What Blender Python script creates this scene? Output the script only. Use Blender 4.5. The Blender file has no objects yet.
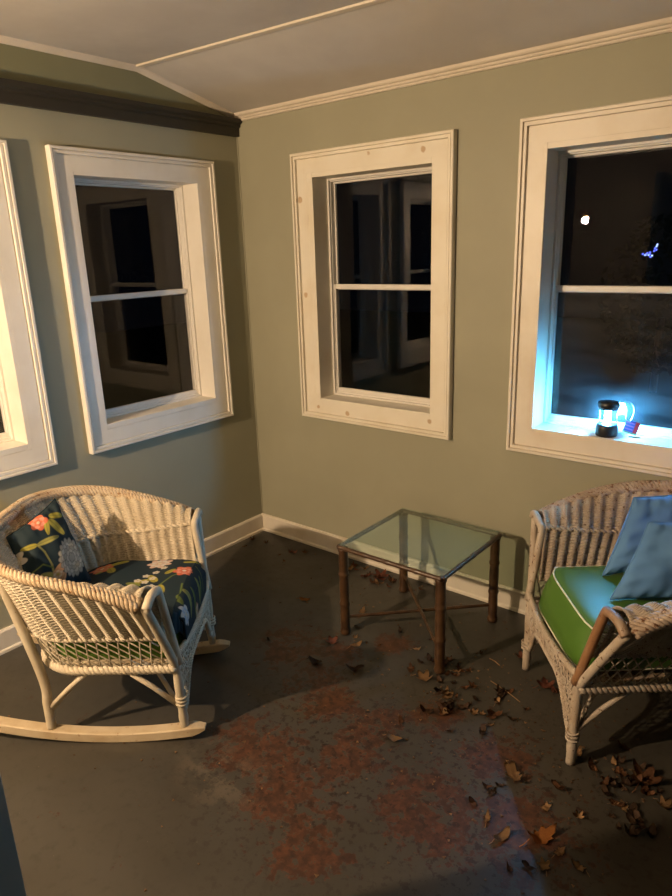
import bpy, bmesh, math, random
import numpy as np
from mathutils import Vector, Matrix

SC = bpy.context.scene
COL = SC.collection
PI = math.pi

# ------------------------------------------------------------------ helpers
def sock(n, name, val):
    if name in n.inputs:
        n.inputs[name].default_value = val

def mat(name, col=(.5, .5, .5), rough=.6, spec=.3, metal=0.0, emit=None, estr=0.0):
    m = bpy.data.materials.new(name); m.use_nodes = True
    b = m.node_tree.nodes['Principled BSDF']
    sock(b, 'Base Color', (*col, 1)); sock(b, 'Roughness', rough)
    sock(b, 'Specular IOR Level', spec); sock(b, 'Metallic', metal)
    if emit:
        sock(b, 'Emission Color', (*emit, 1)); sock(b, 'Emission Strength', estr)
    return m

class NT:
    def __init__(s, m):
        s.t = m.node_tree; s.n = s.t.nodes; s.b = s.n['Principled BSDF']
    def new(s, k, **kw):
        n = s.n.new(k)
        for a, v in kw.items(): setattr(n, a, v)
        return n
    def link(s, a, b): s.t.links.new(a, b)
    def coords(s, kind='Object'):
        return s.new('ShaderNodeTexCoord').outputs[kind]
    def noise(s, vec, scale, detail=4, rough=.55):
        n = s.new('ShaderNodeTexNoise'); s.link(vec, n.inputs['Vector'])
        n.inputs['Scale'].default_value = scale; n.inputs['Detail'].default_value = detail
        n.inputs['Roughness'].default_value = rough
        return n.outputs['Fac']
    def maprange(s, v, a, b, c=0, d=1):
        n = s.new('ShaderNodeMapRange'); n.interpolation_type = 'SMOOTHSTEP'
        s.link(v, n.inputs['Value'])
        for i, x in zip(('From Min', 'From Max', 'To Min', 'To Max'), (a, b, c, d)): n.inputs[i].default_value = x
        return n.outputs['Result']
    def math(s, op, a, b=None):
        n = s.new('ShaderNodeMath', operation=op)
        for i, x in enumerate((a, b)):
            if x is None: continue
            if isinstance(x, (int, float)): n.inputs[i].default_value = x
            else: s.link(x, n.inputs[i])
        return n.outputs[0]
    def mix(s, fac, a, b):
        n = s.new('ShaderNodeMix', data_type='RGBA')
        for i, x in ((0, fac), (6, a), (7, b)):
            if isinstance(x, (int, float)): n.inputs[i].default_value = x
            elif isinstance(x, tuple): n.inputs[i].default_value = (*x, 1)
            else: s.link(x, n.inputs[i])
        return n.outputs[2]
    def dist(s, vec, p):
        n = s.new('ShaderNodeVectorMath', operation='DISTANCE'); s.link(vec, n.inputs[0])
        n.inputs[1].default_value = p
        return n.outputs['Value']
    def color(s, c): s.link(c, s.b.inputs['Base Color'])
    def bump(s, h, strength=.3, distance=.01):
        n = s.new('ShaderNodeBump'); n.inputs['Strength'].default_value = strength
        n.inputs['Distance'].default_value = distance
        s.link(h, n.inputs['Height']); s.link(n.outputs['Normal'], s.b.inputs['Normal'])

def mesh_obj(name, bm, m, parent=None, smooth=False, kind=None, normals=True):
    me = bpy.data.meshes.new(name)
    if normals: bmesh.ops.recalc_face_normals(bm, faces=bm.faces[:])
    bm.to_mesh(me); bm.free()
    for p in me.polygons: p.use_smooth = smooth
    if m: me.materials.append(m)
    o = bpy.data.objects.new(name, me); COL.objects.link(o)
    if parent: o.parent = parent
    if kind: o['kind'] = kind
    return o

def tag(o, label, cat, group=None):
    o['label'] = label; o['category'] = cat
    if group: o['group'] = group
    return o

def empty(name, loc=(0, 0, 0), rz=0.0):
    o = bpy.data.objects.new(name, None); COL.objects.link(o)
    o.location = loc; o.rotation_euler = (0, 0, rz); o.empty_display_size = .1
    return o

def box(bm, a, b, bevel=0.0, f=None):
    x0, y0, z0 = [min(p, q) for p, q in zip(a, b)]; x1, y1, z1 = [max(p, q) for p, q in zip(a, b)]
    vs = [bm.verts.new(p) for p in ((x0,y0,z0),(x1,y0,z0),(x1,y1,z0),(x0,y1,z0),(x0,y0,z1),(x1,y0,z1),(x1,y1,z1),(x0,y1,z1))]
    fs = [bm.faces.new([vs[i] for i in q]) for q in ((3,2,1,0),(4,5,6,7),(0,1,5,4),(1,2,6,5),(2,3,7,6),(3,0,4,7))]
    if bevel:
        es = list({e for q in fs for e in q.edges})
        bmesh.ops.bevel(bm, geom=es, offset=bevel, segments=2, affect='EDGES', profile=.5)
    return vs

def frames(pts, closed=False):
    n = len(pts); out = []; up = None
    for i in range(n):
        if closed: t = pts[(i+1) % n] - pts[i-1]
        else: t = pts[min(i+1, n-1)] - pts[max(i-1, 0)]
        t = t.normalized() if t.length > 1e-9 else Vector((0, 0, 1))
        if up is None:
            up = Vector((0, 0, 1)) if abs(t.z) < .9 else Vector((1, 0, 0))
        u = (up - t * up.dot(t))
        u = u.normalized() if u.length > 1e-6 else t.orthogonal().normalized()
        up = u; out.append((t, u, t.cross(u)))
    return out

def tube(bm, pts, r, seg=6, closed=False, caps=True, flat=1.0):
    pts = [Vector(p) for p in pts]; fr = frames(pts, closed); rings = []
    for i, (p, (t, u, v)) in enumerate(zip(pts, fr)):
        rr = r[i] if hasattr(r, '__len__') else r
        rings.append([bm.verts.new(p + (u * math.cos(2*PI*k/seg) * flat + v * math.sin(2*PI*k/seg)) * rr) for k in range(seg)])
    n = len(rings)
    for i in range(n if closed else n - 1):
        a, b = rings[i], rings[(i+1) % n]
        for k in range(seg): bm.faces.new((a[k], a[(k+1) % seg], b[(k+1) % seg], b[k]))
    if caps and not closed:
        bm.faces.new(rings[0][::-1]); bm.faces.new(rings[-1])

def smooth_path(ctrl, n=8):
    P = [Vector(p) for p in ctrl]; out = []
    for i in range(len(P) - 1):
        p0 = P[i-1] if i else 2*P[0] - P[1]; p1, p2 = P[i], P[i+1]
        p3 = P[i+2] if i + 2 < len(P) else 2*P[-1] - P[-2]
        for k in range(n):
            t = k / n
            out.append(.5*((2*p1) + (p2-p0)*t + (2*p0-5*p1+4*p2-p3)*t*t + (3*p1-p0-3*p2+p3)*t**3))
    out.append(P[-1]); return out

def lathe(bm, prof, seg=20, center=(0, 0)):
    rings = []
    for r, z in prof:
        rings.append([bm.verts.new((center[0] + r*math.cos(2*PI*k/seg), center[1] + r*math.sin(2*PI*k/seg), z)) for k in range(seg)])
    for a, b in zip(rings, rings[1:]):
        for k in range(seg): bm.faces.new((a[k], a[(k+1) % seg], b[(k+1) % seg], b[k]))
    bm.faces.new(rings[0][::-1]); bm.faces.new(rings[-1])

def prism(bm, poly, axis, a, b):
    """extrude a 2D polygon along an axis: axis 0 -> poly is (y,z), 1 -> (x,z), 2 -> (x,y)"""
    def P(q, h):
        if axis == 0: return (h, q[0], q[1])
        if axis == 1: return (q[0], h, q[1])
        return (q[0], q[1], h)
    A = [bm.verts.new(P(q, a)) for q in poly]; B = [bm.verts.new(P(q, b)) for q in poly]
    n = len(poly)
    for i in range(n): bm.faces.new((A[i], A[(i+1) % n], B[(i+1) % n], B[i]))
    bm.faces.new(A[::-1]); bm.faces.new(B)

# ------------------------------------------------------------------ materials
def wall_material(name, c1, c2):
    m = mat(name, c1, .55, .35); t = NT(m); v = t.coords()
    t.color(t.mix(t.maprange(t.noise(v, 2.2, 3), .35, .7), c1, c2))
    t.bump(t.noise(v, 220, 2), .12, .002)
    return m
M_wall = wall_material('sage_paint', (.282, .270, .190), (.306, .293, .207))
M_gable_shade = wall_material('shaded_gable_paint', (.20, .195, .11), (.22, .21, .12))  # wall paint darkened to carry the shade above the rail

M_ceil = mat('ceiling_panel_paint', (.58, .54, .48), .7, .2)
t = NT(M_ceil); v = t.coords()
t.color(t.mix(t.maprange(t.noise(v, 3.5, 4), .35, .7), (.47, .435, .385), (.52, .485, .43)))

def trim_material(name, c1, c2, knots=(), rough=.42):
    m = mat(name, c1, rough, .45); t = NT(m); v = t.coords()
    c = t.mix(t.maprange(t.noise(v, 5, 5), .4, .75), c1, c2)
    if knots:
        wob = t.noise(v, 45, 2); acc = None
        for (p, r) in knots:
            d = t.math('ADD', t.dist(v, p), t.math('MULTIPLY', t.math('SUBTRACT', wob, .5), .008))
            ring = t.math('SUBTRACT', 1.0, t.maprange(t.math('ABSOLUTE', t.math('SUBTRACT', d, r)), .0015, .006))
            core = t.math('MULTIPLY', t.math('SUBTRACT', 1.0, t.maprange(d, r * .2, r)), .45)
            k = t.math('MAXIMUM', ring, core)
            acc = k if acc is None else t.math('MAXIMUM', acc, k)
        c = t.mix(t.math('MULTIPLY', acc, .8), c, (.42, .27, .13))
    t.color(c); t.bump(t.noise(v, 90, 3), .08, .003)
    return m
M_trim = trim_material('white_trim_paint', (.72, .68, .60), (.66, .61, .52))
M_trim_mid = trim_material('knotty_trim_paint', (.70, .65, .54), (.65, .58, .45), knots=[
    ((.839, -.03, 2.004), .011), ((1.12, -.03, 1.99), .014), ((.425, -.03, 1.838), .016), ((.437, -.03, 1.388), .014),
    ((.489, -.03, .817), .012), ((.681, -.03, .806), .014), ((.836, -.03, .797), .006), ((1.16, -.03, .83), .013)])
M_trim_r = trim_material('smudged_trim_paint', (.69, .63, .53), (.63, .55, .43))
M_sash = mat('vinyl_sash', (.66, .63, .57), .4, .4)
M_ceiltrim = trim_material('ceiling_trim_paint', (.60, .53, .43), (.55, .48, .37))
M_rail = mat('dark_olive_rail_paint', (.032, .028, .02), .5, .3)
M_base = trim_material('baseboard_paint', (.64, .58, .48), (.55, .47, .35))

def glass_mat(name, dust=0.0, tint=(1, 1, 1), ior=1.5, dustcol=(.8, .8, .8)):
    m = bpy.data.materials.new(name); m.use_nodes = True
    nt = m.node_tree; nt.nodes.clear()
    out = nt.nodes.new('ShaderNodeOutputMaterial'); tr = nt.nodes.new('ShaderNodeBsdfTransparent')
    gl = nt.nodes.new('ShaderNodeBsdfGlossy'); fr = nt.nodes.new('ShaderNodeFresnel'); mx = nt.nodes.new('ShaderNodeMixShader')
    tr.inputs['Color'].default_value = (*tint, 1); gl.inputs['Roughness'].default_value = .0
    geo = nt.nodes.new('ShaderNodeNewGeometry'); mi = nt.nodes.new('ShaderNodeMapRange')
    mi.inputs['To Min'].default_value = ior; mi.inputs['To Max'].default_value = 1 / ior
    nt.links.new(geo.outputs['Backfacing'], mi.inputs['Value']); nt.links.new(mi.outputs[0], fr.inputs['IOR'])
    nt.links.new(fr.outputs[0], mx.inputs[0]); nt.links.new(tr.outputs[0], mx.inputs[1]); nt.links.new(gl.outputs[0], mx.inputs[2])
    last = mx.outputs[0]
    if dust:
        df = nt.nodes.new('ShaderNodeBsdfDiffuse'); m2 = nt.nodes.new('ShaderNodeMixShader')
        df.inputs['Color'].default_value = (*dustcol, 1)
        tc = nt.nodes.new('ShaderNodeTexCoord'); ns = nt.nodes.new('ShaderNodeTexNoise'); mr = nt.nodes.new('ShaderNodeMapRange')
        mp = nt.nodes.new('ShaderNodeMapping'); mp.inputs['Scale'].default_value = (3, 3, 14)
        nt.links.new(tc.outputs['Object'], mp.inputs[0]); nt.links.new(mp.outputs[0], ns.inputs['Vector'])
        ns.inputs['Scale'].default_value = 2.0; ns.inputs['Detail'].default_value = 5
        nt.links.new(ns.outputs['Fac'], mr.inputs['Value'])
        for i, x in zip(('From Min', 'From Max', 'To Min', 'To Max'), (.3, .75, dust*.5, dust*1.6)): mr.inputs[i].default_value = x
        nt.links.new(mr.outputs[0], m2.inputs[0]); nt.links.new(last, m2.inputs[1]); nt.links.new(df.outputs[0], m2.inputs[2])
        last = m2.outputs[0]
    nt.links.new(last, out.inputs['Surface'])
    return m
M_pane = glass_mat('window_glass', .0, (1, 1, 1), 1.40)
M_pane_dusty = glass_mat('dusty_window_glass', .014, (1, 1, 1), 1.40)
M_tableglass = glass_mat('table_glass', .05, (.90, .97, .92), 1.5, (.5, .6, .5))
M_tubeglass = glass_mat('clear_plastic', 0, (.97, .98, 1))

# floor: grey-brown paint worn through to a red-brown coat
M_floor = mat('worn_floor_paint', (.1, .09, .07), .5, .35)
t = NT(M_floor); v = t.coords()
def blobs(lst):
    acc = None
    for (x, y, r) in lst:
        k = t.maprange(t.dist(v, (x, y, 0)), r, r*.15)
        acc = k if acc is None else t.math('MAXIMUM', acc, k)
    return acc
n1 = t.noise(v, 6.5, 9, .68); n2 = t.noise(v, 26, 6, .65); n3 = t.noise(v, 1.3, 3)
base = t.mix(t.maprange(n3, .35, .7), (.041, .036, .028), (.054, .048, .038))
base = t.mix(t.maprange(n2, .5, .72, 0, .55), base, (.032, .028, .021))
reg = blobs([(.99, -.81, .27), (1.19, -.75, .18), (1.2, -.92, .22), (1.31, -.56, .15), (1.34, -1.02, .22), (1.36, -1.33, .26), (1.5, -1.42, .24),
             (1.55, -1.02, .24), (1.68, -.84, .2), (1.55, -1.18, .22), (1.21, -1.36, .22), (1.66, -1.5, .26), (1.9, -1.2, .3), (1.95, -.9, .25), (2.15, -1.1, .3)])
mix1 = t.math('ADD', t.math('MULTIPLY', n1, .75), t.math('MULTIPLY', n2, .35))
n4 = t.noise(v, 34, 4, .65)
worn = t.maprange(t.math('ADD', t.math('ADD', mix1, t.math('MULTIPLY', t.math('SUBTRACT', n4, .5), .6)), t.math('MULTIPLY', reg, .25)), .715, .745)
red = t.mix(t.maprange(n2, .35, .65), (.088, .034, .016), (.040, .019, .011))
c = t.mix(worn, base, red)
speck = t.maprange(t.noise(v, 40, 4, .65), .55, .60)
reg2 = blobs([(1.5, -1.2, .75), (2.0, -1.05, .75)])
c = t.mix(t.math('MULTIPLY', t.math('MULTIPLY', speck, reg2), .85), c, (.017, .0095, .0065))
pale = t.math('MULTIPLY', blobs([(1.22, -1.48, .16), (1.33, -1.50, .17)]), t.maprange(t.noise(v, 14, 6, .7), .46, .58))
c = t.mix(t.math('MULTIPLY', pale, .6), c, (.105, .083, .058))
scr = t.maprange(t.noise(v, 120, 2, .5), .755, .78)
c = t.mix(t.math('MULTIPLY', scr, .35), c, (.3, .27, .22))
t.color(c)
t.link(t.maprange(n1, .3, .7, .34, .5), t.b.inputs['Roughness'])
t.bump(t.math('SUBTRACT', t.math('MULTIPLY', n2, .25), worn), .25, .003)

def wicker_material(name, c1, c2, chip, amount):
    m = mat(name, c1, .55, .35); t = NT(m); v = t.coords()
    c = t.mix(t.maprange(t.noise(v, 9, 4), .35, .7), c1, c2)
    c = t.mix(t.maprange(t.noise(v, 60, 5, .7), amount, amount + .05), c, chip)
    t.color(c); return m
M_wick_r = wicker_material('cream_wicker_paint', (.52, .45, .335), (.44, .365, .255), (.22, .12, .05), .66)
M_wick_a = wicker_material('chipped_wicker_paint', (.46, .39, .31), (.36, .28, .20), (.11, .05, .02), .59)
M_braid_r = wicker_material('worn_braid_paint', (.50, .40, .275), (.40, .28, .165), (.26, .13, .05), .58)
M_braid_a = wicker_material('chipped_braid_paint', (.40, .32, .25), (.28, .20, .135), (.16, .07, .03), .54)
M_barearm = wicker_material('bare_cane', (.25, .125, .055), (.34, .26, .19), (.14, .055, .02), .60)
M_runner = wicker_material('scuffed_runner_paint', (.46, .37, .245), (.37, .28, .17), (.2, .1, .04), .64)

M_green = mat('green_cushion_cloth', (.066, .155, .019), .42, .5)
t = NT(M_green); v = t.coords(); t.bump(t.noise(v, 500, 2), .1, .001)
M_green_dk = mat('olive_cushion_cloth', (.095, .20, .03), .85, .15)
M_piping = mat('cream_piping', (.68, .66, .50), .7, .2)
M_blue = mat('blue_cotton', (.10, .22, .42), .85, .15)
t = NT(M_blue); v = t.coords()
t.color(t.mix(t.maprange(t.noise(v, 7, 3), .35, .7), (.09, .20, .40), (.115, .25, .46)))
t.bump(t.noise(v, 600, 2), .12, .001)
M_floral = mat('floral_print', (.02, .03, .04), .8, .2)
t = NT(M_floral); a = t.new('ShaderNodeAttribute', attribute_name='print'); t.color(a.outputs['Color'])

M_bamboo = mat('bamboo_lacquer', (.14, .06, .02), .34, .5)
t = NT(M_bamboo); v = t.coords()
t.color(t.mix(t.maprange(t.noise(v, 22, 4), .35, .7), (.072, .036, .015), (.038, .018, .008)))
M_door = mat('grey_green_door_paint', (.30, .31, .27), .5, .4)
M_siding = mat('siding_paint', (.035, .031, .025), .7, .1)
M_black = mat('black_plastic', (.012, .013, .016), .4, .5)
M_brass = mat('aged_brass', (.35, .22, .08), .35, .5, 1.0)
M_steel = mat('wire_steel', (.6, .6, .6), .3, .5, 1.0)

# ------------------------------------------------------------------ room shell
TH = .16                       # wall thickness
ZO0, ZO1, ZC0, ZC1 = .862, 1.938, .758, 2.046
WIN_BACK = [('window_3', .5006, 1.1672, M_trim_mid, .119, .1015), ('window_4', 1.647, 2.314, M_trim_r, .101, .101)]
WIN_LEFT = [('window_1', -1.993, -1.327, M_trim, .100, .104), ('window_2', -.962, -.297, M_trim, .094, .103)]
XR, YR, YP, XP = 3.45, -4.3, -3.02, 1.5

bm = bmesh.new(); box(bm, (-.16, YR - .16, -.12), (XR + .16, .16, 0)); mesh_obj('floor', bm, M_floor, kind='structure')

def wall_with_holes(bm, u0, u1, z0, z1, holes, f):
    edges = [u0] + [x for h in holes for x in h] + [u1]
    for i in range(len(edges) - 1):
        a, b = edges[i], edges[i+1]
        if i % 2 == 0: f(bm, a, b, z0, z1)
        else: f(bm, a, b, z0, ZO0); f(bm, a, b, ZO1, z1)
bm = bmesh.new()
wall_with_holes(bm, -TH, XR + TH, 0, 2.32, [(w[1], w[2]) for w in WIN_BACK], lambda b, a, c, p, q: box(b, (a, 0, p), (c, TH, q)))
mesh_obj('wall_back', bm, M_wall, kind='structure')
bm = bmesh.new()
wall_with_holes(bm, YR, 0, 0, 2.245, [(w[1], w[2]) for w in WIN_LEFT], lambda b, a, c, p, q: box(b, (-TH, a, p), (0, c, q)))
mesh_obj('wall_left', bm, M_wall, kind='structure')
bm = bmesh.new()
prism(bm, [(YR, 2.245), (0, 2.245), (0, 2.272), (-.578, 2.402), (YR, 2.402)], 0, -TH, 0)
mesh_obj('wall_left_gable', bm, M_gable_shade, kind='structure')
bm = bmesh.new(); box(bm, (XR, YR, 0), (XR + TH, 0, 2.5)); mesh_obj('wall_right', bm, M_wall, kind='structure')
# house walls behind the viewer: lapped siding by the lamp, a doorway in the nearer part
bm = bmesh.new(); box(bm, (-TH, YR - .14, 0), (XP, YR - .02, 2.5))
z = 0.0
while z < 2.36:
    prism(bm, [(YR - .02, z), (YR, z), (YR - .012, z + .12), (YR - .02, z + .12)], 0, 0, XP); z += .12
mesh_obj('wall_rear', bm, M_siding, kind='structure')
bm = bmesh.new(); box(bm, (XP, YR - .14, 0), (XP + .12, YP - .12, 2.5)); mesh_obj('wall_return', bm, M_siding, kind='structure')
DX0, DX1, DZ = 1.86, 2.76, 2.06
bm = bmesh.new()
for (a, b, p, q) in ((XP, DX0, 0, 2.5), (DX1, XR, 0, 2.5), (DX0, DX1, DZ, 2.5)): box(bm, (a, YP - .12, p), (b, YP, q))
mesh_obj('wall_front', bm, M_siding, kind='structure')
bm = bmesh.new(); box(bm, (XP + .12, YP - 1.28, 0), (XR, YP - 1.2, 2.5)); mesh_obj('wall_hall', bm, M_siding, kind='structure')
bm = bmesh.new()
for x in (DX0, DX1): box(bm, (x - .1 if x == DX0 else x, YP, 0), (x if x == DX0 else x + .1, YP + .02, DZ), .003)
box(bm, (DX0 - .1, YP, DZ), (DX1 + .1, YP + .02, DZ + .1), .003)
mesh_obj('trim_doorway', bm, M_trim, kind='structure')

# ceiling: flat field then a fall to the window wall
CZ, CW = 2.397, 2.268
CY = -.578; KY = .07                       # the crease wanders a little across the room
XL = XR + TH
bm = bmesh.new()
secs = []
for k in range(41):
    x = -TH + (XL + TH) * k / 40; yc = CY + KY * x; sl = (CZ - CW) / -yc
    secs.append([bm.verts.new((x, y, z)) for y, z in [(YR - .16, CZ), (yc, CZ), (yc*.5, (CZ + CW)/2), (0, CW), (.16, CW - .16*sl), (.16, 2.55), (YR - .16, 2.55)]])
for A, B in zip(secs, secs[1:]):
    for i in range(7): bm.faces.new((A[i], A[(i+1) % 7], B[(i+1) % 7], B[i]))
bm.faces.new(secs[0][::-1]); bm.faces.new(secs[-1])
mesh_obj('ceiling', bm, M_ceil, kind='structure')
bm = bmesh.new()
A = [bm.verts.new((0, CY + dy, z)) for dy, z in ((-.016, CZ + .004), (-.014, CZ - .007), (.008, CZ - .009), (.012, CZ + .0))]
B = [bm.verts.new((XR, CY + KY*XR + dy, z)) for dy, z in ((-.016, CZ + .004), (-.014, CZ - .007), (.008, CZ - .009), (.012, CZ + .0))]
for i in range(4): bm.faces.new((A[i], A[(i+1) % 4], B[(i+1) % 4], B[i]))
bm.faces.new(A[::-1]); bm.faces.new(B)
mesh_obj('trim_1', bm, M_ceiltrim, kind='structure')
# crown on window wall (stepped beads)
bm = bmesh.new()
prof = [(0, 2.238), (-.007, 2.238), (-.010, 2.242), (-.010, 2.247), (-.016, 2.249), (-.018, 2.253), (-.018, 2.257), (-.025, 2.260), (-.028, 2.265), (-.028, 2.275), (0, 2.268)]
prism(bm, prof, 0, 0.0, XR)
mesh_obj('trim_2', bm, M_ceiltrim, kind='structure')
# cove along gable under ceiling
bm = bmesh.new()
prism(bm, [(0, CZ), (0, CZ - .022), (.006, CZ - .020), (.018, CZ - .008), (.02, CZ)], 1, YR, CY)
mesh_obj('trim_3', bm, M_ceiltrim, kind='structure')
bm = bmesh.new()
dz = CZ - CW
for seg in range(1):
    a = [(0, CZ), (0, CZ - .022), (.006, CZ - .020), (.018, CZ - .008), (.02, CZ)]
    A = [bm.verts.new((x, CY, z)) for x, z in a]; B = [bm.verts.new((x, 0, z - dz)) for x, z in a]
    for i in range(5): bm.faces.new((A[i], A[(i+1) % 5], B[(i+1) % 5], B[i]))
    bm.faces.new(A[::-1]); bm.faces.new(B)
mesh_obj('trim_4', bm, M_ceiltrim, kind='structure')
# dark plate rail on left wall
bm = bmesh.new()
prism(bm, [(0, 2.168), (.022, 2.168), (.022, 2.205), (.034, 2.212), (.034, 2.222), (.048, 2.230), (.048, 2.246), (0, 2.246)], 1, YR, -.003)
mesh_obj('trim_5', bm, M_rail, kind='structure')
bm = bmesh.new(); box(bm, (.0, -.006, .102), (.006, 0, 2.17), .002); mesh_obj('trim_6', bm, M_wall, kind='structure')
# baseboards
def basepoly(s): return [(0, 0), (s*.022, 0), (s*.022, .012), (s*.016, .018), (s*.016, .094), (s*.011, .102), (0, .102)]
bm = bmesh.new(); prism(bm, basepoly(-1), 0, .0, XR); mesh_obj('baseboard_back', bm, M_base, kind='structure')
bm = bmesh.new(); prism(bm, basepoly(1), 1, YR, -.02); mesh_obj('baseboard_left', bm, M_base, kind='structure')

# windows
def window(name, u0, u1, wallside, mt, pane_low, cl, cr):
    root = empty(name); root['kind'] = 'structure'
    if wallside == 'back': F = lambda u, w, z: (u, -w, z)
    else: F = lambda u, w, z: (w, u, z)
    def bx(bm, a, b, bev=.002): box(bm, F(*a), F(*b), bev)
    def ring(bm, o, i, w0, w1, bev=.002):
        (a, b, c, d), (e, f, g, h) = o, i         # u0,u1,z0,z1
        bx(bm, (a, w0, c), (e, w1, d), bev); bx(bm, (f, w0, c), (b, w1, d), bev)
        bx(bm, (e, w0, c), (f, w1, g), bev); bx(bm, (e, w0, h), (f, w1, d), bev)
    def mitre(bm, o, prof):
        # prof: (inset from outer edge, w) going round the casing with mitred corners
        rings = []
        for (ins, w) in prof:
            a, b, c, d = o[0] + ins, o[1] - ins, o[2] + ins, o[3] - ins
            rings.append([bm.verts.new(F(*q)) for q in ((a, w, c), (b, w, c), (b, w, d), (a, w, d))])
        n = len(rings)
        for i in range(n):
            A, B = rings[i], rings[(i+1) % n]
            for k in range(4): bm.faces.new((A[k], A[(k+1) % 4], B[(k+1) % 4], B[k]))
    dz = -.009 if wallside == 'left' else 0.0
    O = (u0 - cl, u1 + cr, ZC0 + dz, ZC1 + dz); I = (u0, u1, ZO0, ZO1)
    bm = bmesh.new()
    mitre(bm, O, [(0, 0), (0, .028), (.003, .031), (.012, .031), (.0135, .021), (.0165, .021), (.017, .026), (.027, .026), (.0285, .012), (.032, .012), (.033, .017), (.0925, .017), (.0925, 0)])
    mesh_obj('casing', bm, mt, root)
    bm = bmesh.new()                               # lining of the recess
    J = (u0 + .006, u1 - .006, ZO0 + .004, ZO1 - .006)
    ring(bm, (u0 - .012 - .02*(cl > .11), u1 + .012, ZO0 - .02, ZO1 + .016), J, -.15, .0165, .0015)
    mesh_obj('jamb', bm, mt, root)
    bm = bmesh.new()                               # inner stops stepping toward the sash
    ring(bm, J, (J[0] + .010, J[1] - .010, J[2] + .008, J[3] - .009), -.15, -.092, .0015)
    ring(bm, J, (J[0] + .012, J[1] - .012, J[2] + .018, J[3] - .014), -.15, -.106, .0015)
    mesh_obj('stop', bm, M_sash, root)
    zm = 1.418
    a, b, c, d = J[0] + .002, J[1] - .002, J[2] + .010, J[3] - .008
    bm = bmesh.new(); ring(bm, (a, b, c, zm + .016), (a + .017, b - .017, c + .026, zm - .008), -.130, -.112, .003)
    s = mesh_obj('lower_sash', bm, M_sash, root)
    bm = bmesh.new(); bx(bm, (a + .015, -.122, c + .024), (b - .015, -.119, zm - .006), 0)
    mesh_obj('pane', bm, pane_low, s)
    bm = bmesh.new(); ring(bm, (a, b, zm - .012, d), (a + .016, b - .016, zm + .008, d - .014), -.148, -.132, .003)
    s = mesh_obj('upper_sash', bm, M_sash, root)
    bm = bmesh.new(); bx(bm, (a + .014, -.1415, zm + .006), (b - .014, -.1385, d - .012), 0)
    mesh_obj('pane', bm, M_pane, s)
    return root
for nm, a, b, mt, cl, cr in WIN_LEFT: window(nm, a, b, 'left', mt, M_pane, cl, cr)
for nm, a, b, mt, cl, cr in WIN_BACK: window(nm, a, b, 'back', mt, M_pane_dusty if nm == 'window_4' else M_pane, cl, cr)

# open door at the near left edge
ax, ay, bx_, by_ = 1.42, -2.170, 1.52, -2.99
bm = bmesh.new()
L = math.hypot(bx_ - ax, by_ - ay)
box(bm, (0, -.02, .012), (L, .02, 2.03), .003)
for (p, q) in ((.12, .92), (1.06, 1.9)):
    for (x0, x1) in ((.11, L/2 - .05), (L/2 + .05, L - .11)):
        for y in (-.0215, .0215): box(bm, (x0, y - .006, p), (x1, y + .006, q), .005)
d = mesh_obj('door_1', bm, M_door, kind='structure'); d.location = (ax, ay, 0); d.rotation_euler = (0, 0, math.atan2(by_ - ay, bx_ - ax))
bm = bmesh.new(); lathe(bm, [(.012, 0), (.012, .03), (.028, .045), (.03, .06), (.018, .072)], 16)
k = mesh_obj('door_knob', bm, M_brass, d, True); k.location = (.07, .02, 1.0); k.rotation_euler = (-PI/2, 0, 0)

# ground outside
bm = bmesh.new(); box(bm, (-14, .17, -.5), (14, 16, -.4)); box(bm, (-14, -12, -.5), (-.17, .17, -.4))
mesh_obj('ground', bm, mat('night_lawn', (.02, .03, .012), .9, .1), kind='structure')

# ------------------------------------------------------------------ lamp on the house wall (lights the porch)
LX, LY, LZ = .60, -3.2, 1.78
sc = empty('pendant_lamp', (LX, LY, LZ)); tag(sc, 'bare warm bulb hanging on a cord from the ceiling behind the viewer', 'lamp')
bm = bmesh.new(); lathe(bm, [(.05, CZ - LZ - .03), (.055, CZ - LZ - .012), (.055, CZ - LZ)], 24); mesh_obj('ceiling_rose', bm, M_brass, sc, True)
bm = bmesh.new(); tube(bm, [(0, 0, .06), (0, 0, CZ - LZ - .01)], .003, 6); mesh_obj('cord', bm, M_black, sc, True)
bm = bmesh.new(); lathe(bm, [(.010, .022), (.018, .026), (.018, .06), (.008, .072)], 16); mesh_obj('socket', bm, M_brass, sc, True)
bm = bmesh.new(); bmesh.ops.create_uvsphere(bm, u_segments=24, v_segments=14, radius=.028)
mesh_obj('bulb', bm, mat('warm_bulb', (1, 1, 1), .5, 0, 0, (1, .72, .46), 10100.0), sc, True)

# ------------------------------------------------------------------ wicker
def Upt(s, a, b, r, x0=0.0):
    L1 = b - r; q = r * PI / 2; w = 2 * (a - r); tot = 2*L1 + 2*q + w; d = s * tot
    if d <= L1: return (x0 - d, -a)
    d -= L1
    if d <= q: t = d / r; return (x0 - L1 - r*math.sin(t), -(a-r) - r*math.cos(t))
    d -= q
    if d <= w: return (x0 - b, -(a-r) + d)
    d -= w
    if d <= q: t = d / r; return (x0 - L1 - r*math.cos(t), (a-r) + r*math.sin(t))
    d -= q
    return (x0 - L1 + d, a)

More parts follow.
